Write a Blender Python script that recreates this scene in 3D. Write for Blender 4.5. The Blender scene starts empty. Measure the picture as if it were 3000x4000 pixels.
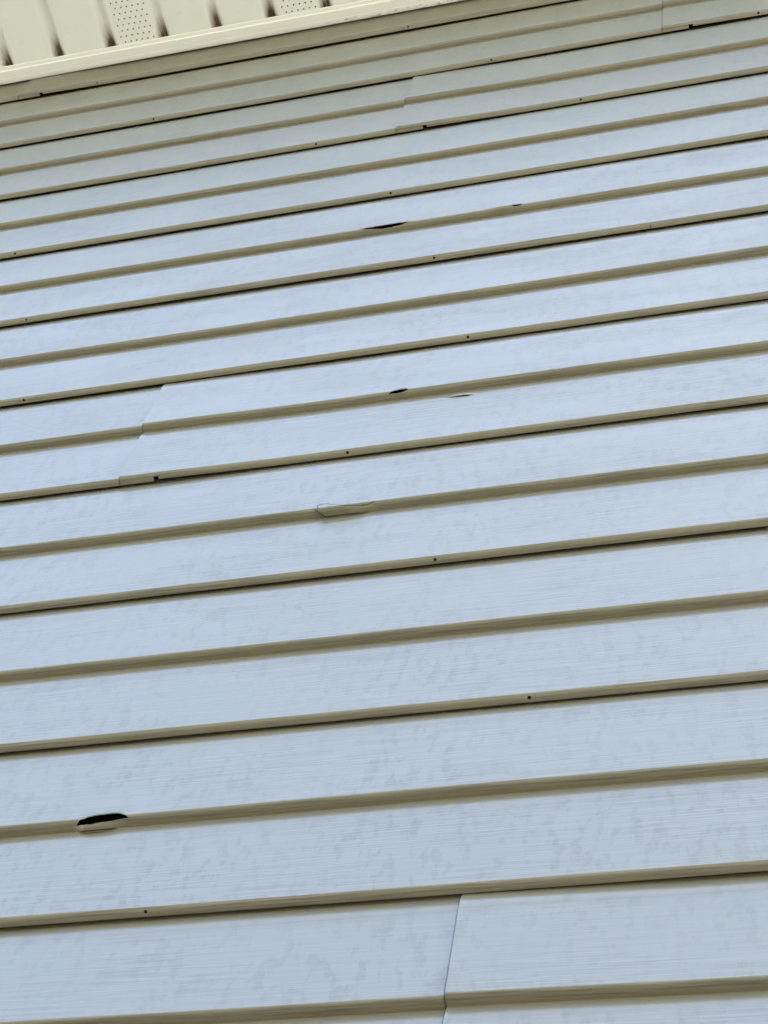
import bpy, bmesh, math, random
from mathutils import Vector, Matrix, noise
random.seed(7)

# ------------------------------------------------------------------ camera
CZ = 1.5                      # eye height over the ground
DIST = 1.0515                 # camera stands about a metre from the wall
sc = bpy.context.scene
cam_d = bpy.data.cameras.new("camera")
cam = bpy.data.objects.new("camera", cam_d)
sc.collection.objects.link(cam)
cam.location = (0, -DIST, CZ)
YAW, PITCH, ROLL = 0.4153, 2.5319, 0.2261
cam.rotation_euler = (Matrix.Rotation(YAW, 3, 'Z') @ Matrix.Rotation(PITCH, 3, 'X') @ Matrix.Rotation(ROLL, 3, 'Z')).to_euler()
cam_d.sensor_fit = 'VERTICAL'
cam_d.sensor_height = 24.0
cam_d.lens = 24.0 * 7543.1 / 4000.0
cam_d.clip_start = 0.05
cam_d.clip_end = 2000
sc.camera = cam

# ------------------------------------------------------------------ world, sun, exposure
SUN_EL, SUN_AZ = math.radians(54), math.radians(38)     # sun behind the house (+Y)
w = bpy.data.worlds.new("World"); sc.world = w; w.use_nodes = True
nt = w.node_tree
bg = nt.nodes["Background"]
sky = nt.nodes.new("ShaderNodeTexSky"); sky.sky_type = 'NISHITA'; sky.sun_disc = False
sky.sun_elevation = SUN_EL; sky.sun_rotation = SUN_AZ
sky.air_density = 1.0; sky.dust_density = 4.5; sky.ozone_density = 0.5
nt.links.new(sky.outputs[0], bg.inputs[0]); bg.inputs[1].default_value = 0.15
sd = bpy.data.lights.new("sun", 'SUN'); sun = bpy.data.objects.new("sun", sd)
sc.collection.objects.link(sun)
sd.energy = 1.95; sd.angle = math.radians(0.5); sd.color = (1.0, 0.97, 0.88)
sdir = Vector((math.sin(SUN_AZ) * math.cos(SUN_EL), math.cos(SUN_AZ) * math.cos(SUN_EL), math.sin(SUN_EL)))
sun.rotation_euler = sdir.to_track_quat('Z', 'Y').to_euler()
sc.view_settings.view_transform = 'Standard'; sc.view_settings.look = 'None'
sc.view_settings.gamma = 1; sc.view_settings.use_curve_mapping = False
sc.view_settings.exposure = 3.42

# ------------------------------------------------------------------ materials
def new_mat(name):
    m = bpy.data.materials.new(name); m.use_nodes = True
    return m, m.node_tree, m.node_tree.nodes["Principled BSDF"]
def node(t, kind, **kw):
    n = t.nodes.new(kind)
    for k, v in kw.items(): setattr(n, k, v)
    return n
def ramp(t, src, a, b, ca=(0,0,0,1), cb=(1,1,1,1)):
    r = node(t, "ShaderNodeValToRGB")
    r.color_ramp.elements[0].position = a; r.color_ramp.elements[1].position = b
    r.color_ramp.elements[0].color = ca; r.color_ramp.elements[1].color = cb
    t.links.new(src, r.inputs[0]); return r.outputs[0]
def math_n(t, op, a, b=None, clamp=False):
    n = node(t, "ShaderNodeMath", operation=op, use_clamp=clamp)
    for i, v in enumerate((a, b)):
        if v is None: continue
        if isinstance(v, (int, float)): n.inputs[i].default_value = v
        else: t.links.new(v, n.inputs[i])
    return n.outputs[0]
def mix(t, fac, a, b):
    n = node(t, "ShaderNodeMix", data_type='RGBA')
    if isinstance(fac, (int, float)): n.inputs[0].default_value = fac
    else: t.links.new(fac, n.inputs[0])
    for s, v in ((6, a), (7, b)):
        if isinstance(v, tuple): n.inputs[s].default_value = v
        else: t.links.new(v, n.inputs[s])
    return n.outputs[2]
def noise_tex(t, vec, scale, mapping, detail=3, rough=0.55, rot=(0,0,0)):
    mp = node(t, "ShaderNodeMapping"); mp.inputs['Scale'].default_value = mapping
    mp.inputs['Rotation'].default_value = rot
    t.links.new(vec, mp.inputs[0])
    n = node(t, "ShaderNodeTexNoise"); n.inputs['Scale'].default_value = scale
    n.inputs['Detail'].default_value = detail; n.inputs['Roughness'].default_value = rough
    t.links.new(mp.outputs[0], n.inputs[0]); return n.outputs[0]

SIDING = (0.172, 0.140, 0.080, 1)
def siding_material():
    m, t, b = new_mat("tan_vinyl")
    uv = node(t, "ShaderNodeUVMap", uv_map="grainmap").outputs[0]
    tc = node(t, "ShaderNodeTexCoord").outputs['Object']
    at = node(t, "ShaderNodeAttribute", attribute_name="grain").outputs['Fac']
    # embossed wood grain: long thin ridges
    g1 = noise_tex(t, uv, 1.0, (13, 560, 1), 2, 0.5)
    g2 = noise_tex(t, uv, 1.0, (30, 1200, 1), 2, 0.5)
    g3 = noise_tex(t, uv, 1.0, (5, 200, 1), 1, 0.5)
    patch = ramp(t, noise_tex(t, uv, 1.0, (4, 14, 1), 2), 0.35, 0.62)
    g = math_n(t, 'ADD', math_n(t, 'MULTIPLY', ramp(t, g1, 0.35, 0.6), 0.6), math_n(t, 'ADD', math_n(t, 'MULTIPLY', g2, 0.35), math_n(t, 'MULTIPLY', g3, 0.12)))
    amp = math_n(t, 'MULTIPLY', at, math_n(t, 'ADD', math_n(t, 'MULTIPLY', patch, 0.75), 0.35))
    h = math_n(t, 'MULTIPLY', g, amp)
    bp = node(t, "ShaderNodeBump"); bp.inputs['Distance'].default_value = 0.00028; bp.inputs['Strength'].default_value = 0.7
    t.links.new(h, bp.inputs['Height']); t.links.new(bp.outputs[0], b.inputs['Normal'])
    # dried water / dust blotches, a little longer than wide, duller than the clean vinyl
    bl = noise_tex(t, tc, 1.0, (84, 1, 34), 4, 0.62, (0, 0.55, 0))
    clus = noise_tex(t, tc, 1.0, (9, 1, 5.5), 2, 0.5)
    bm = math_n(t, 'MULTIPLY', ramp(t, bl, 0.515, 0.56), ramp(t, clus, 0.24, 0.60))
    fe = noise_tex(t, tc, 1.0, (120, 1, 150), 3, 0.6)
    bm = math_n(t, 'MULTIPLY', bm, ramp(t, fe, 0.3, 0.62))
    face = node(t, "ShaderNodeAttribute", attribute_name="face").outputs['Fac']
    bm = math_n(t, 'MULTIPLY', bm, face)
    dust = (0.150, 0.136, 0.112, 1)
    lowf = noise_tex(t, tc, 1.0, (1.4, 1, 2.0), 2, 0.5)
    base = mix(t, math_n(t, 'MULTIPLY', lowf, 0.35), SIDING, (0.162, 0.135, 0.084, 1))
    base = mix(t, math_n(t, 'MULTIPLY', bm, 0.8), base, dust)
    # the embossed part of the faces has chalked to a greyer tan, the smooth strip has not
    base = mix(t, math_n(t, 'MULTIPLY', math_n(t, 'MULTIPLY', at, face), 0.55), base, (0.205, 0.196, 0.150, 1))
    # grain valleys hold a trace of dirt
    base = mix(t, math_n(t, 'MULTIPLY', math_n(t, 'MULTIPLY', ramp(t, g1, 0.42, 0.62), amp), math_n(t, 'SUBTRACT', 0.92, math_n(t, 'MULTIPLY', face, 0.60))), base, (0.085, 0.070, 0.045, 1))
    # sparse tiny specks (insects, dirt)
    vo = node(t, "ShaderNodeTexVoronoi"); vo.inputs['Scale'].default_value = 11.0
    mpv = node(t, "ShaderNodeMapping"); mpv.inputs['Scale'].default_value = (1, 0.01, 1); t.links.new(tc, mpv.inputs[0]); t.links.new(mpv.outputs[0], vo.inputs[0])
    sx = node(t, "ShaderNodeSeparateColor"); t.links.new(vo.outputs['Color'], sx.inputs[0])
    speck_shade = math_n(t, 'MULTIPLY', math_n(t, 'LESS_THAN', vo.outputs['Distance'], 0.0115), math_n(t, 'GREATER_THAN', sx.outputs[0], 0.72))
    shade_line = node(t, "ShaderNodeAttribute", attribute_name="shade_line").outputs['Fac']  # shade painted into the colour along laps, cracks and flap edges
    speck_shade = math_n(t, 'MAXIMUM', speck_shade, shade_line)
    base = mix(t, math_n(t, 'MULTIPLY', speck_shade, 0.85), base, (0.012, 0.010, 0.008, 1))
    t.links.new(base, b.inputs['Base Color'])
    r = math_n(t, 'ADD', math_n(t, 'MULTIPLY', at, 0.09), 0.25)
    t.links.new(r, b.inputs['Roughness'])
    t.links.new(math_n(t, 'SUBTRACT', math_n(t, 'SUBTRACT', 0.5, math_n(t, 'MULTIPLY', bm, 0.19)), math_n(t, 'MULTIPLY', speck_shade, 0.28)), b.inputs['Specular IOR Level'])
    b.inputs['IOR'].default_value = 1.80
    return m
M_SIDING = siding_material()
M_EDGE, _t, _b = new_mat("torn_vinyl_edge"); _b.inputs['Base Color'].default_value = (.42, .41, .38, 1); _b.inputs['Roughness'].default_value = 0.6

def soffit_material(name, col, rough, grime_col=(0.15, 0.095, 0.045, 1)):
    m, t, b = new_mat(name)
    tc = node(t, "ShaderNodeTexCoord").outputs['Object']
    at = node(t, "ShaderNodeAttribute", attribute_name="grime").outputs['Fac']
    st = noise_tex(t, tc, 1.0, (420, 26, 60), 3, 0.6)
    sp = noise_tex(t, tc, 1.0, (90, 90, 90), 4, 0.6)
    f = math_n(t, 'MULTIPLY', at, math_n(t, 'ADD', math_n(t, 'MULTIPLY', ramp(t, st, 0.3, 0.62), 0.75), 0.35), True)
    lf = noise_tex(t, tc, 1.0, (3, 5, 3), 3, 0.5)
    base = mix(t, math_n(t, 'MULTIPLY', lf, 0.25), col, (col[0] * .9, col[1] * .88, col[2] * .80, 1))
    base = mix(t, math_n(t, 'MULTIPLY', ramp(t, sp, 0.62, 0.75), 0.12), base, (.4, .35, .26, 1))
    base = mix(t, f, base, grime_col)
    t.links.new(base, b.inputs['Base Color'])
    b.inputs['Roughness'].default_value = rough
    b.inputs['IOR'].default_value = 1.5
    return m
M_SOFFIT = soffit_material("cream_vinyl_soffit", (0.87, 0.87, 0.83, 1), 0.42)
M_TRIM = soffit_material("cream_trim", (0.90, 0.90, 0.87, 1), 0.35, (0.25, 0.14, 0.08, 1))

def simple(name, col, rough=0.6, var=0.1, scale=6.0):
    m, t, b = new_mat(name)
    tc = node(t, "ShaderNodeTexCoord").outputs['Object']
    n = noise_tex(t, tc, scale, (1, 1, 1), 5, 0.6)
    base = mix(t, n, tuple(c * (1 - var) for c in col[:3]) + (1,), tuple(min(1, c * (1 + var)) for c in col[:3]) + (1,))
    t.links.new(base, b.inputs['Base Color']); b.inputs['Roughness'].default_value = rough
    return m
M_PAPER = simple("black_building_paper", (0.012, 0.011, 0.012), 0.9)
M_CONC = simple("concrete", (0.36, 0.34, 0.31), 0.85, 0.2, 9)
M_SHINGLE = simple("asphalt_shingle", (0.11, 0.10, 0.09), 0.9, 0.4, 40)
M_WHITE = simple("white_metal", (0.74, 0.73, 0.70), 0.4, 0.03)
M_GRASS = simple("dry_lawn", (0.112, 0.110, 0.086), 0.95, 0.35, 5)
M_WALLS = simple("tan_vinyl_plain", SIDING[:3], 0.4, 0.05)

# ------------------------------------------------------------------ helpers
def link(name, mesh, mat, parent=None, smooth=False):
    o = bpy.data.objects.new(name, mesh); sc.collection.objects.link(o)
    if mat: mesh.materials.append(mat)
    if parent: o.parent = parent
    if smooth: mesh.polygons.foreach_set('use_smooth', [True] * len(mesh.polygons))
    return o
def box_bm(bm, x0, x1, y0, y1, z0, z1):
    r = bmesh.ops.create_cube(bm, size=1)
    bmesh.ops.scale(bm, vec=(x1 - x0, y1 - y0, z1 - z0), verts=r['verts'])
    bmesh.ops.translate(bm, vec=((x0 + x1) / 2, (y0 + y1) / 2, (z0 + z1) / 2), verts=r['verts'])
def finish(bm, name, mat, parent=None, bevel=0, smooth=False):
    me = bpy.data.meshes.new(name); bm.to_mesh(me); bm.free()
    o = link(name, me, mat, parent, smooth)
    if bevel:
        b = o.modifiers.new("bevel", 'BEVEL'); b.width = bevel; b.segments = 2
    return o
def lerp(a, b, f): return a + (b - a) * f
def sstep(a, b, x):
    if a == b: return 1.0 if x >= a else 0.0
    f = max(0, min(1, (x - a) / (b - a))); return f * f * (3 - 2 * f)
def pw(pts, x):
    """piecewise linear"""
    if x <= pts[0][0]: return pts[0][1]
    for (a, fa), (b, fb) in zip(pts, pts[1:]):
        if x <= b: return lerp(fa, fb, (x - a) / (b - a))
    return pts[-1][1]

# ------------------------------------------------------------------ ground
bm = bmesh.new()
bmesh.ops.create_grid(bm, x_segments=40, y_segments=40, size=400)
g = finish(bm, "ground", M_GRASS); g["kind"] = "structure"

# unseen bank added opposite the wall to cut horizon light on the undersides
bm = bmesh.new()
rows = []
for j in range(25):
    y = -11 - j * 1.6; row = []
    for i in range(61):
        x = -90 + i * 3.0
        z = 13.0 * sstep(-11, -38, y) + (0.9 * noise.noise(Vector((x * .13, y * .2, 0))) + 1.6 * noise.noise(Vector((x * .05, y * .06, 5)))) * sstep(-12, -17, y)
        row.append(bm.verts.new((x, y, z + .004)))
    rows.append(row)
for a_, b_ in zip(rows, rows[1:]):
    for i in range(60): bm.faces.new((a_[i], a_[i + 1], b_[i + 1], b_[i])).smooth = True
bmesh.ops.recalc_face_normals(bm, faces=bm.faces[:])
M_LIGHT_BLOCK = simple("light_block_dark", (0.045, 0.055, 0.022), 0.95, 0.4, 1.5)
o = finish(bm, "light_block_bank", M_LIGHT_BLOCK); o["kind"] = "structure"

# ------------------------------------------------------------------ house
house = bpy.data.objects.new("house", None); sc.collection.objects.link(house)
house["label"] = "house wall of tan vinyl siding with torn laps under a cream soffit"
house["category"] = "house"

Z0 = CZ + 3.1357          # bottom line of the topmost siding panel
P = 0.2286                # one double panel
H = P / 2
XL, XR = -4.7, 1.75        # ends of the wall
ZTOP = CZ + 3.2235         # where the siding disappears under the soffit channel
ZS = ZTOP

# ---- profile of a double panel: (y, z) with z measured down from its top line
LIP = -0.0086            # the lips stand this far in front of the folds
LH = 0.0046              # and this much above them: the undersides slant
YS = -0.0030             # depth at the lower edge of the smooth strip
NS_, NF_, NU_ = 12, 20, 20
def course(z0, first):
    p = []
    y_in = 0.0014 if first else 0.0010
    for i in range(NS_ + 1):                 # smooth strip under the lap
        f = i / NS_
        if i == 0 and not first: f = 0.02
        p.append((y_in + (YS - y_in) * (1.0 - (1.0 - f) ** 1.9) , z0 - 0.0205 * f))
    zl = z0 - H + LH
    y1, z1 = (-0.0022, z0 - H + 0.0005) if first is None else (0.0008, z0 - H + 0.0001)
    # straight face, small round nose, underside that flattens towards the wall
    fa = (LIP, zl + 0.0010)
    for i in range(1, NF_ + 1):
        f = i / NF_
        p.append((lerp(YS, fa[0], f), lerp(z0 - 0.0205, fa[1], f)))
    cx, cz = LIP + 0.0012, z1 + 0.0024
    for i in range(1, NU_ + 1):
        f = i / NU_
        p.append(((1 - f) ** 2 * fa[0] + 2 * f * (1 - f) * cx + f * f * y1, (1 - f) ** 2 * fa[1] + 2 * f * (1 - f) * cz + f * f * z1))
    return p
prof = [(0.0036, 0.016), (0.0024, 0.004)]
prof += course(0.0, True)
NL1 = 2 + NS_ + 1 + NF_ + 2
NF1 = len(prof) - 1
c2 = course(-H, None)
c2[0] = (0.00075, -H - 0.0002)
prof += c2
NB2 = len(prof) - 1
prof += [(-0.0017, -2 * H + z) for z in (0.0008, 0.0018, 0.004, 0.008)]
S = [0.0]
for a, b in zip(prof, prof[1:]): S.append(S[-1] + math.hypot(a[0] - b[0], a[1] - b[1]))
def PS(s):
    s = max(0, min(S[-1], s))
    lo = 0
    for i in range(len(S) - 1):
        if S[i] <= s + 1e-12: lo = i
    f = (s - S[lo]) / (S[lo + 1] - S[lo]) if lo + 1 < len(S) else 0
    a, b = prof[lo], prof[min(lo + 1, len(prof) - 1)]
    return lerp(a[0], b[0], min(1, f)), lerp(a[1], b[1], min(1, f))
SL1 = S[NL1]                                   # arc length of the fold's lip
SF1 = S[NF1]               # inner corner below the fold
SB2 = S[NB2]                                    # inner end of the butt's underside
SL2 = SB2 - 0.0078                             # lip of the butt
def grain_w(s):
    for a, lip in ((S[2], SL1), (SF1 - .003, SL2)):
        if a <= s < lip: return 0.10 + 0.90 * sstep(a + 0.019, a + 0.0225, s)
    return 1.0
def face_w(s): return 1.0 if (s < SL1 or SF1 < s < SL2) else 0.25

def wave(x, k, s):
    a = s / S[-1] * 2
    dy = 0.0011 * noise.noise(Vector((x * 1.7, k * 3.1, a * 0.8))) + 0.00018 * noise.noise(Vector((x * 9, k * 5.7, a)))
    dz = 0.0016 * noise.noise(Vector((x * 1.1 + 9, k * 2.3, a * 0.5))) + 0.0002 * noise.noise(Vector((x * 7, k * 4.7, a)))
    return dy, dz

def surface(name, k, xs, svals_fn, keep_fn=None, disp=None, parent=None, shift=None, zcut=None, uvo=(0, 0), shade_line=None):
    """svals_fn(ix, x) -> list of branches, each a list of (key, s)"""
    bm = bmesh.new()
    uvl = bm.loops.layers.uv.new("grainmap")
    gl = bm.verts.layers.float.new("grain"); fl = bm.verts.layers.float.new("face"); dl = bm.verts.layers.float.new("shade_line")
    vd = {}; info = {}
    zt = Z0 - (k - 1) * P
    def V(ix, x, key, s, br):
        kk = (ix,) + key
        if kk not in vd:
            y, z = PS(s); dy, dz = wave(x, k, s)
            y += dy; z += dz; xx = x
            if shift: y += shift(x, s)
            if disp:
                ax, ay, az = disp(x, s, br); xx += ax; y += ay; z += az
            zz = zt + z
            v = bm.verts.new((xx, y, zz)); vd[kk] = v; info[v] = (x + uvo[0], s + uvo[1])
            v[gl] = grain_w(s); v[fl] = face_w(s); v[dl] = shade_line(x, s) if shade_line else 0.0
        return vd[kk]
    cols = [svals_fn(i, x) for i, x in enumerate(xs)]
    for i in range(len(xs) - 1):
        x0, x1 = xs[i], xs[i + 1]
        for br in range(len(cols[i])):
            A, B = cols[i][br], cols[i + 1][br]
            for j in range(len(A) - 1):
                sm = (A[j][1] + A[j + 1][1] + B[j][1] + B[j + 1][1]) / 4
                if keep_fn and not keep_fn((x0 + x1) / 2, sm): continue
                if zcut is not None and PS(sm)[1] + zt > zcut: continue
                q = [V(i, x0, *A[j], br), V(i, x0, *A[j + 1], br), V(i + 1, x1, *B[j + 1], br), V(i + 1, x1, *B[j], br)]
                u = []
                for v in q:
                    if v not in u: u.append(v)
                if len(u) < 3: continue
                try: f = bm.faces.new(u)
                except ValueError: continue
                f.smooth = True
                for lp in f.loops: lp[uvl].uv = info[lp.vert]
    loose = [v for v in bm.verts if not v.link_faces]
    bmesh.ops.delete(bm, geom=loose, context='VERTS')
    if bm.faces:
        bm.faces.ensure_lookup_table(); bm.normal_update()
        if sum(f.normal.y for f in bm.faces) > 0:
            bmesh.ops.reverse_faces(bm, faces=bm.faces[:])
    me = bpy.data.meshes.new(name); bm.to_mesh(me); bm.free()
    o = link(name, me, M_SIDING, parent)
    me.materials.append(M_EDGE)
    so = o.modifiers.new("thickness", 'SOLIDIFY'); so.thickness = 0.0011; so.offset = -1
    if disp: so.material_offset_rim = 1
    es = o.modifiers.new("split", 'EDGE_SPLIT'); es.split_angle = math.radians(26)
    return o

def stations(x0, x1, holes, tears, extra):
    n = max(2, int((x1 - x0) / 0.04)); xs = [lerp(x0, x1, i / n) for i in range(n + 1)]
    for h in holes: xs += [h + d * 0.00042 for d in range(-6, 7)]
    for t in tears:
        m = int((t['x1'] - t['x0']) / 0.0012) + 1
        xs += [lerp(t['x0'], t['x1'], i / m) for i in range(m + 1)]
        xs += [t['x0'] - 0.003 * j * j for j in range(1, 6)] + [t['x1'] + 0.003 * j * j for j in range(1, 6)]
    xs += extra
    xs = sorted(x for x in xs if x0 - 1e-9 <= x <= x1 + 1e-9)
    out = [xs[0]]
    for x in xs[1:]:
        if x - out[-1] > 0.00025: out.append(x)
    return out

def siding_panel(k, x0, x1, seam_left, holes=(), tears=(), label=None, xseam=None):
    """seam_left: this panel's left end lies over its neighbour and its butt is notched there"""
    tears = list(tears)
    SM = (SL2 + SB2) / 2 + 0.0006
    nx = x0 + 0.0465
    hs = SL2 + 0.0038
    def keep(x, s):
        if seam_left and x < nx and s > SM: return False
        for h in holes:
            if (x - h) ** 2 + (s - hs) ** 2 < 0.0017 ** 2: return False
        return True
    xs = stations(x0, x1, holes, tears, ([nx, x0 + .002, x0 + .005, x0 + .008, x0 + .011, x0 + .014] if seam_left else []) + ([xseam - .0022, xseam - .0012, xseam, xseam + .0008, xseam + .0016] if xseam else []))
    sl = list(S)
    if holes:
        sl = [s for s in sl if abs(s - hs) > 0.0026] + [hs + d * 0.00042 for d in range(-6, 7)]
        sl.sort()
    def shade_line(x, s):
        # contact shade painted as a thin dark line where the next panel laps over
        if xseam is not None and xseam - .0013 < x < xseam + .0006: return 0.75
        if T6 in tears and i0 < x < i1 - .012 and SF1 - .0007 < s < SF1 + .0009: return 0.8  # painted contact shade below the torn fold
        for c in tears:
            if c is T5 and c['x0'] < x < c['x1'] and 0 <= c['st'](x) - s + 1e-6 < .0010: return 0.8  # crack edge painted dark to read as a shaded gap
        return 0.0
    def sv(ix, x):
        if not tears: return [[((round(s, 7),), s) for s in sl]]
        t = None
        for c in tears:
            if c['x0'] < x < c['x1']: t = c
        if t is None:
            # default split line: interpolate between tears' end levels
            e = sorted([(c['x0'], c['st'](c['x0'])) for c in tears] + [(c['x1'], c['st'](c['x1'])) for c in tears])
            st = sb = pw(e, x)
        else: st, sb = t['st'](x), t['sb'](x)
        if sb - st < 1e-6: sb = st
        op = sb > st
        A = []; B = []
        for s in sl:
            a = min(s, st); A.append(((round(a, 7),) + (('a',) if op else ()), a))
            b = max(s, sb); B.append(((round(b, 7),) + (('b',) if op else ()), b))
        return [A, B]
    def dsp(x, s, br):
        dx = dy = dz = 0
        for c in tears:
            if 'disp' in c:
                a = c['disp'](x, s, br); dx += a[0]; dy += a[1]; dz += a[2]
        return dx, dy, dz
    def sh(x, s):
        v = 0.0
        if seam_left: v -= 0.0024 * (1 - sstep(x0, x0 + 0.22, x)) + 0.0004 * (1 - sstep(x0, x0 + 0.014, x))
        return v
    uvo = (random.uniform(0, 50), random.uniform(0, 5))
    o = surface("siding_panel", k, xs, sv, keep, dsp if tears else None, house, sh, ZTOP + 0.02 if k == 0 else None, uvo, shade_line)
    if label: o["label"] = label
    return o

# ---- the tears (all at the mid fold of their panel)
def pts_fn(base, pts):
    a, b = pts[0][0], pts[-1][0]
    return lambda x: base + pw(pts, x) + 0.00055 * noise.noise(Vector((x * 260, base * 90 + pts[1][1] * 900, 3))) * min(1, max(0, (x - a) / .004)) * min(1, max(0, (b - x) / .004))
# narrow slit along the lip, panel 4
a, b = -0.5925, -0.5125
T1 = dict(x0=a, x1=b,
    st=pts_fn(SL1, [(a, -.0032), (lerp(a,b,.3), -.0050), (lerp(a,b,.7), -.0052), (b, -.0018)]),
    sb=pts_fn(SL1, [(a, -.0032), (lerp(a,b,.12), -.0002), (lerp(a,b,.4), .0030), (lerp(a,b,.62), .0030), (lerp(a,b,.85), .0006), (b, -.0018)]),
    disp=lambda x, s, br: (0, 0, 0))
tears4 = [T1]
# small lifted split, panel 4
c, d = -0.3895, -0.3635
T2 = dict(x0=c, x1=d,
    st=pts_fn(SL1, [(c, -.0020), (lerp(c,d,.3), -.0052), (lerp(c,d,.8), -.0038), (d, -.0012)]),
    sb=pts_fn(SL1, [(c, -.0020), (lerp(c,d,.25), -.0010), (lerp(c,d,.6), .0014), (lerp(c,d,.8), .0008), (d, -.0012)]),
    disp=lambda x, s, br: (0, -0.0016 * sstep(c - .0130, c - .0115, x) * (1 - sstep(c - .004, d, x)) * sstep(SL1 - .003, SL1 - .0005, s) * (1 - sstep(SL1 + .004, SL1 + .008, s)), 0))
T2['x0'] = c
tears4.append(T2)
# half-moon hole and the crack below it, panel 6
e, f_ = -0.4878, -0.4643
T3 = dict(x0=e, x1=f_,
    st=pts_fn(SL1, [(e, .0022), (lerp(e,f_,.06), .0004), (lerp(e,f_,.2), -.0020), (lerp(e,f_,.5), -.0040), (lerp(e,f_,.85), -.0038), (lerp(e,f_,.96), -.0020), (f_, .0004)]),
    sb=pts_fn(SL1, [(e, .0022), (lerp(e,f_,.4), .0024), (f_, .0004)]))
g0, g1_ = -0.4217, -0.3851
T4 = dict(x0=g0, x1=g1_,
    st=pts_fn(SF1, [(g0, .0160), (lerp(g0,g1_,.3), .0168), (lerp(g0,g1_,.7), .0172), (g1_, .0176)]),
    sb=pts_fn(SF1, [(g0, .0160), (lerp(g0,g1_,.15), .0172), (lerp(g0,g1_,.4), .0177), (lerp(g0,g1_,.75), .0190), (lerp(g0,g1_,.88), .0186), (g1_, .0176)]),
    disp=lambda x, s, br: (0, -0.0019 * (1 - br) * sstep(g0, g0 + .015, x) * (1 - sstep(g1_ - .012, g1_, x)) * sstep(SF1 + .004, SF1 + .016, s) * (1 - sstep(SF1 + .020, SF1 + .021, s)), 0))
# curled flap, panel 7
h0, h1 = -0.5371, -0.4715
T5 = dict(x0=h0, x1=h1,
    st=pts_fn(SL1, [(h0, -.0035), (h0 + .0050, -.0078), (h0 + .010, -.0065), (h0 + .023, .0000), (h0 + .032, .0030), (h0 + .055, .0028), (h1, -.0004)]),
    sb=lambda x: min(lerp(SL1 - .0035, SF1 - .0022, min(1, (x - h0) / .016)), lerp(SF1 - .0022, SL1 - .0004, sstep(h1 - .012, h1, x))))
# wide torn hole, panel 9
i0, i1 = -0.6815, -0.6315
def t6d(x, s, br):
    if not br: return (0, 0.0004 * sstep(SL1 - .012, SL1 - .004, s) * sstep(i0, i0 + .01, x) * (1 - sstep(i1 - .01, i1, x)), 0)
    f = sstep(i0 - .004, i0 + .012, x) * (1 - sstep(i1 - .030, i1 + .004, x)) * (1 - sstep(SF1 - .0006, SF1 + .0030, s))
    return (0, -0.0042 * f, -0.0042 * f * sstep(SL1, SF1, s) - .001 * f)
T6 = dict(x0=i0, x1=i1,
    st=pts_fn(SL1, [(i0, .0052), (lerp(i0,i1,.07), .0005), (lerp(i0,i1,.22), -.0040), (lerp(i0,i1,.37), -.0056), (lerp(i0,i1,.67), -.0060), (lerp(i0,i1,.82), -.0050), (lerp(i0,i1,.93), -.0018), (i1, .0020)]),
    sb=pts_fn(SL1, [(i0, .0052), (lerp(i0,i1,.3), .0056), (lerp(i0,i1,.55), .0050), (lerp(i0,i1,.8), .0034), (i1, .0020)]),
    disp=t6d)

LEN = 3.66
seams = {0: -1.3323, 1: -0.1857, 2: -0.5807, 6: -0.7868, 10: -0.3250,
         3: 0.92, 4: -2.35, 5: 1.30, 7: 0.71, 8: -2.60, 9: 1.55, 11: 0.95, 12: -2.1, 13: 0.35, 14: -1.5, 15: 1.2, 16: -2.4, 17: 0.1, 18: -1.2, 19: 0.8}
weep = {0: [-1.1826, -.6188, -.0525], 1: [-1.0219, -.4558, -.0394, .527], 2: [-1.272, -.7060, -.3030, .263], 3: [-1.1274, -.5602, .006],
        4: [-1.0404, -.4727, .0937], 5: [-.9740, -.4064, .160], 6: [-.5202, .046], 7: [-.9625, -.3962, .170], 8: [-.8526, -.2863, .280],
        9: [-.5879, -.0216], 10: [-.7, -.134]}
tears = {4: tears4, 6: [T3, T4], 7: [T5], 9: [T6]}
labels = {4: "siding panel with a long black slit and a small lifted split along its fold",
          6: "siding panel with a half-moon hole in its fold and a fine crack below it",
          7: "siding panel with a strip of its fold torn loose and curled outward",
          9: "siding panel with a wide gaping tear in its fold at the lower left"}
NK = 20
panel7 = None
for k in range(NK):
    s0 = seams[k]
    cuts = [s0]
    while cuts[0] - LEN > XL: cuts.insert(0, cuts[0] - LEN)
    while cuts[-1] + LEN < XR: cuts.append(cuts[-1] + LEN)
    cuts = [XL] + cuts + [XR]
    for i in range(len(cuts) - 1):
        x0 = cuts[i]; x1 = cuts[i + 1] + (0.0400 if i < len(cuts) - 2 else 0)
        hh = [h for h in weep.get(k, []) if x0 + .03 < h < cuts[i + 1] - .01]
        tt = [t for t in tears.get(k, []) if x0 < t['x0'] and t['x1'] < x1]
        o = siding_panel(k, x0, x1, i > 0, hh, tt, labels.get(k) if tt else None, cuts[i + 1] if i < len(cuts) - 2 else None)
        if k == 7 and tt: panel7 = o

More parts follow.
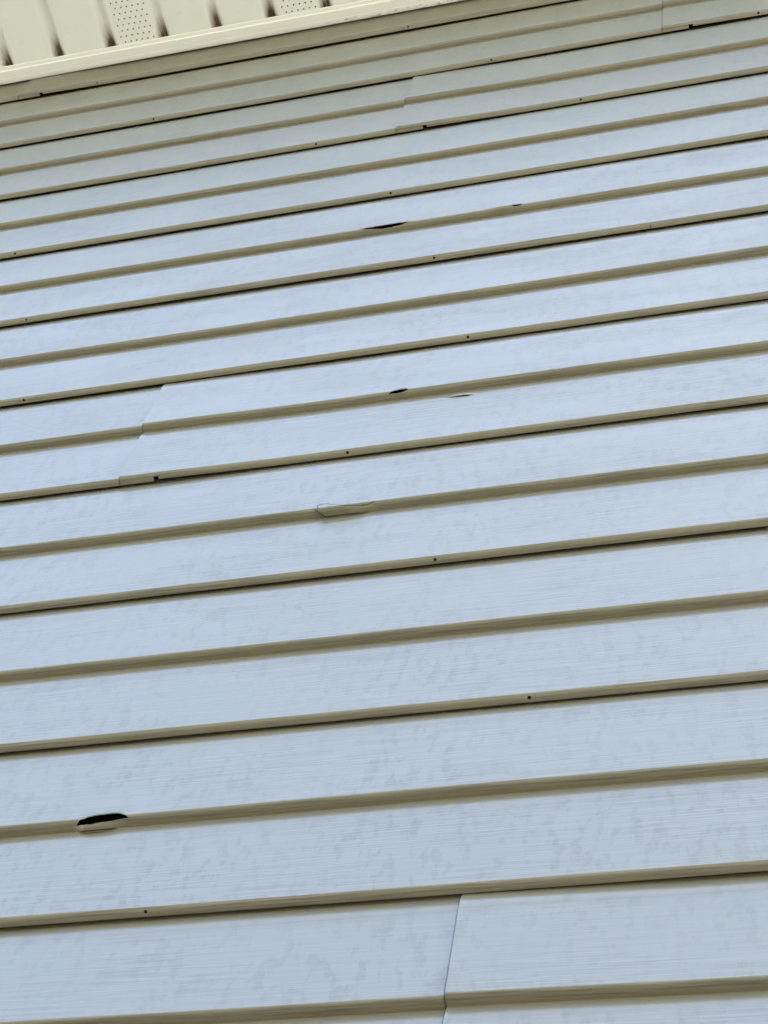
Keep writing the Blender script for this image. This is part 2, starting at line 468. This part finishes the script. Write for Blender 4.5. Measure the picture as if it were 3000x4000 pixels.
# the strip torn loose from panel 7: from the crack to the inner corner of the fold
def flap():
    xs = [lerp(h0 - .004, h1 + .004, i / 90) for i in range(91)]
    ns = 26
    st7 = T5['st']
    def sv(ix, x):
        a = st7(x) if h0 < x < h1 else (SL1 - .0035 if x <= h0 else SL1 - .0004)
        a += 0.0003 + 0.0068 * (1 - sstep(h0 + .001, h0 + .016, x)) - 0.0034 * (1 - sstep(h0 + .028, h1 + .004, x))
        b = SF1 - .0004
        br = []
        for j in range(ns + 1):
            s = lerp(a, b, j / ns); br.append(((j,), s))
        return [br]
    def dsp(x, s, br):
        f = 1 - sstep(h0 + .028, h1 + .004, x)
        jag = 0.0006 * noise.noise(Vector((x * 240, s * 100, 1)))
        down = (s - SL1) / (SF1 - SL1)
        # left end is cut on a slant: the lower edge starts further right
        dx = 0.015 * max(0, min(1, (s - (SL1 - .004)) / (SF1 - SL1 + .004))) * (1 - sstep(h0 - .004, h0 + .06, x)) - .001
        edge = sstep(SF1 - .001, SF1 + .001, s)
        return (dx, -(-0.0009 + 0.0042 * f) + jag * edge, -0.0003 - 0.0046 * f)
    def flap_shade(x, s):
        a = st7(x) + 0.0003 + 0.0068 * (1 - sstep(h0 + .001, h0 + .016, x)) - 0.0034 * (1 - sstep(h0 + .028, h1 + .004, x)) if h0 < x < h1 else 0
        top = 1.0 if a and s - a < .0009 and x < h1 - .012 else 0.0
        return 0.9 * max(top, 1 - sstep(h0 - .0030, h0 - .0012, x), sstep(SF1 - .0018, SF1 - .0009, s) * (1 - sstep(h1 - .02, h1, x)))  # flap outline darkened in the colour as shade along its edges
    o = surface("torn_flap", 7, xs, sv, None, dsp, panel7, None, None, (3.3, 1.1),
                flap_shade)
    o.modifiers["thickness"].material_offset_rim = 0
    o["label"] = "loose strip of siding fold curled away from the wall"
flap()

# ---- sheathing behind the siding, and the rest of the house body
bm = bmesh.new(); box_bm(bm, XL, XR, 0.0120, 0.030, 0.32, Z0 + 0.30)
finish(bm, "sheathing", M_PAPER, house)
bm = bmesh.new()
box_bm(bm, XL + .03, XR - .03, 7.9, 8.0, 0.32, Z0 + .09)
box_bm(bm, XL, XL + .03, 0.031, 8.0, 0.32, Z0 + .09)
box_bm(bm, XR - .03, XR, 0.031, 8.0, 0.32, Z0 + .09)
finish(bm, "wall", M_WALLS, house)
bm = bmesh.new(); box_bm(bm, XL + .02, XR - .02, 0.02, 7.98, -0.2, 0.315)
finish(bm, "foundation", M_CONC, house)
for x in (XL, XR):
    bm = bmesh.new(); s = -1 if x == XL else 1
    box_bm(bm, x - .012 if s < 0 else x - .07, x + .07 if s < 0 else x + .012, -0.022, -0.0150, 0.31, ZTOP - .002)
    box_bm(bm, x - .0145 if s < 0 else x + .0125, x - .0125 if s < 0 else x + .0145, -0.022, 0.07, 0.31, ZTOP - .002)
    finish(bm, "corner_post", M_SIDING, house, 0.001)

# ---- soffit channel along the top of the wall
def strip(profile, x0, x1, n, name, mat, parent, grime=None, thick=0.0, sharp=40):
    bm = bmesh.new(); gl = bm.verts.layers.float.new("grime")
    rows = []
    for i in range(n + 1):
        x = lerp(x0, x1, i / n); r = []
        for j, (y, z) in enumerate(profile):
            v = bm.verts.new((x, y + .0004 * noise.noise(Vector((x * 2, 3, 1))), z + .0005 * noise.noise(Vector((x * 2.5, 7, 1)))))
            v[gl] = grime(x, y, z) if grime else 0.0
            r.append(v)
        rows.append(r)
    for a, b in zip(rows, rows[1:]):
        for j in range(len(profile) - 1):
            f = bm.faces.new((a[j], b[j], b[j + 1], a[j + 1])); f.smooth = True
    bm.normal_update()
    me = bpy.data.meshes.new(name); bm.to_mesh(me); bm.free()
    o = link(name, me, mat, parent)
    if thick:
        so = o.modifiers.new("thickness", 'SOLIDIFY'); so.thickness = thick; so.offset = 1
    es = o.modifiers.new("split", 'EDGE_SPLIT'); es.split_angle = math.radians(sharp)
    return o
YC = -0.0062
hem = [(YC + .0035, ZS + .010), (YC + .0012, ZS + .004), (YC, ZS + .0006)] + [(YC - .0075 + .0075 * math.cos(math.radians(a)), ZS - 0.0006 - .0022 * math.sin(math.radians(a))) for a in range(10, 100, 12)]
chan = hem + [(YC - .0100, ZS - .0028), (YC - .0108, ZS - .0022), (YC - .0115, ZS - .0028), (YC - .0160, ZS - .0028), (YC - .0232, ZS - .0028),
              (YC - .0240, ZS - .0022), (YC - .0245, ZS - .0006), (YC - .0252, ZS - .0002), (YC - .0300, ZS + .0000), (YC - .0312, ZS + .0006), (YC - .0315, ZS + .003)]
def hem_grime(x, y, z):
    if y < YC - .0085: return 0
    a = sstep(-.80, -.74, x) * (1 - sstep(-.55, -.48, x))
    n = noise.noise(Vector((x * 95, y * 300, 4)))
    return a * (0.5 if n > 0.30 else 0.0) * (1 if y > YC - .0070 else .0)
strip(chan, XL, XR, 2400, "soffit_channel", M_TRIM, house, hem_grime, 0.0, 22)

# ---- soffit panels: three 4-inch boards each, the middle one perforated
BW = 0.1000
YIN = YC - .0250
YOUT = -0.188
ZP = ZS + .0042
G0 = -0.8629 - 0.006      # x of a groove centre
def soffit_panel(xg):
    """xg = x of the groove at its left; boards run to xg + 3*BW"""
    bm = bmesh.new(); gl = bm.verts.layers.float.new("grime")
    D = 0.015
    gprof = [(-.0140, 0), (-.0130, .0004), (-.0118, .0016), (-.0062, D - .0022), (-.0050, D - .0005), (-.0038, D), (.0005, D), (.0030, D - .0016), (.0064, .0064), (.0098, .0022), (.0125, .0005), (.0150, 0)]
    ys = [YIN - 0.0, YIN - .001]
    d = .003
    while ys[-1] > YIN - .06: ys.append(ys[-1] - d)
    ys += [lerp(ys[-1], YOUT, i / 10) for i in range(1, 11)]
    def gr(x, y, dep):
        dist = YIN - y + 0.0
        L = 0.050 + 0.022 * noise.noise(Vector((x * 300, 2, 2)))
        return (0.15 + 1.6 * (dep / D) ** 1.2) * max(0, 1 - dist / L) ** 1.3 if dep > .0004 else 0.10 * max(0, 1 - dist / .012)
    def vert(x, y, z, dep):
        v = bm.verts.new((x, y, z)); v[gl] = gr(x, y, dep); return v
    for b in range(3):
        gx = xg + b * BW
        rows = [[vert(gx + px, y, ZP + pz, pz) for px, pz in gprof] for y in ys]
        for r0, r1 in zip(rows, rows[1:]):
            for j in range(len(gprof) - 1):
                f = bm.faces.new((r0[j], r1[j], r1[j + 1], r0[j + 1])); f.smooth = True
        xa, xb = gx + gprof[-1][0], gx + BW + gprof[0][0]
        if b != 1:
            rr = [[vert(x, y, ZP, 0) for x in (xa, lerp(xa, xb, .33), lerp(xa, xb, .67), xb)] for y in ys]
            for r0, r1 in zip(rr, rr[1:]):
                for j in range(3): bm.faces.new((r0[j], r1[j], r1[j + 1], r0[j + 1])).smooth = True
        else:
            # perforated board: real round holes, staggered rows
            dx, dyy, rad = 0.01065, 0.01035, 0.00145
            y = YIN
            def quad(x0, x1, ya, yb):
                q = [vert(x0, ya, ZP, 0), vert(x0, yb, ZP, 0), vert(x1, yb, ZP, 0), vert(x1, ya, ZP, 0)]
                bm.faces.new(q)
            quad(xa, xb, y, y - .0045); y -= .0045
            r = 0
            while y - dyy > YOUT + .01:
                off = (0.0 if r % 2 == 0 else 0.5) * dx
                xs0 = gx + 0.0205 - dx / 2 + (dx * .5 - off) * 1.0 + .002
                ya, yb = y, y - dyy
                quad(xa, xs0, ya, yb)
                for c in range(6):
                    x0 = xs0 + c * dx; x1 = x0 + dx; cx, cy = (x0 + x1) / 2, (ya + yb) / 2
                    out = [(x0, yb), (cx, yb), (x1, yb), (x1, cy), (x1, ya), (cx, ya), (x0, ya), (x0, cy)]
                    ov = [vert(a_, b_, ZP, 0) for a_, b_ in out]
                    iv = [vert(cx + rad * math.cos(math.radians(225 + 45 * q)), cy + rad * math.sin(math.radians(225 + 45 * q)), ZP, 0) for q in range(8)]
                    for q in range(8):
                        bm.faces.new((ov[q], ov[(q + 1) % 8], iv[(q + 1) % 8], iv[q]))
                quad(xs0 + 6 * dx, xb, ya, yb)
                y = yb; r += 1
            quad(xa, xb, y, YOUT)
    bmesh.ops.remove_doubles(bm, verts=bm.verts[:], dist=1e-6)
    bmesh.ops.recalc_face_normals(bm, faces=bm.faces[:])
    bm.normal_update()
    if sum(f.normal.z * f.calc_area() for f in bm.faces) > 0: bmesh.ops.reverse_faces(bm, faces=bm.faces[:])
    me = bpy.data.meshes.new("soffit_panel"); bm.to_mesh(me); bm.free()
    return me
# vented board sits between the grooves at -0.963..-0.863 + BW*n ; panel starts one board to its left
start = G0 - BW
base_me = soffit_panel(0.0)
base_me.materials.append(M_SOFFIT)
n0 = -int((start - XL) / (3 * BW)) ; n1 = int((XR - start) / (3 * BW))
for n in range(n0, n1 + 1):
    o = bpy.data.objects.new("soffit_panel", base_me); sc.collection.objects.link(o)
    o.parent = house; o.location = (start + n * 3 * BW, 0, 0)

# ---- fascia, gutter and roof
bm = bmesh.new(); box_bm(bm, XL - .3, XR + .3, YOUT - .024, YOUT - .002, ZS - .012, ZS + .17)
finish(bm, "fascia", M_WHITE, house, 0.002)
bm = bmesh.new()
ex, ridge = .32, 2.0
ze = ZS + .172
pts = [(YOUT - .028, ze), (4.0, ze + ridge), (8.0 - (YOUT - .05), ze), (8.0 - YOUT + .05, ze + .04), (4.0, ze + ridge + .05), (YOUT - .028, ze + .03)]
va = [bm.verts.new((XL - ex, y, z)) for y, z in pts]; vb = [bm.verts.new((XR + ex, y, z)) for y, z in pts]
for i in range(6):
    j = (i + 1) % 6; bm.faces.new((va[i], va[j], vb[j], vb[i]))
bm.faces.new((va[0], va[1], va[4], va[5])); bm.faces.new((va[1], va[2], va[3], va[4]))
bm.faces.new((vb[5], vb[4], vb[1], vb[0])); bm.faces.new((vb[4], vb[3], vb[2], vb[1]))
bmesh.ops.recalc_face_normals(bm, faces=bm.faces[:])
finish(bm, "roof", M_SHINGLE, house)
# gable ends close the roof space (and keep the soffit vents dark)
for x in (XL - .005, XR + .005):
    bm = bmesh.new()
    t_ = .02
    A = [bm.verts.new((x, y, z)) for y, z in ((YOUT - .001, ZS + .003), (8.35, ZS + .003), (8.35, ze - .004), (4.0, ze + ridge - .006), (YOUT - .001, ze - .004))]
    B = [bm.verts.new((x + t_, y, z)) for y, z in ((YOUT - .001, ZS + .003), (8.35, ZS + .003), (8.35, ze - .004), (4.0, ze + ridge - .006), (YOUT - .001, ze - .004))]
    bm.faces.new(A); bm.faces.new(B[::-1])
    for i in range(5): bm.faces.new((A[i], B[i], B[(i + 1) % 5], A[(i + 1) % 5]))
    bmesh.ops.recalc_face_normals(bm, faces=bm.faces[:])
    finish(bm, "gable", M_WALLS, house)

sc.cycles.use_denoising = True
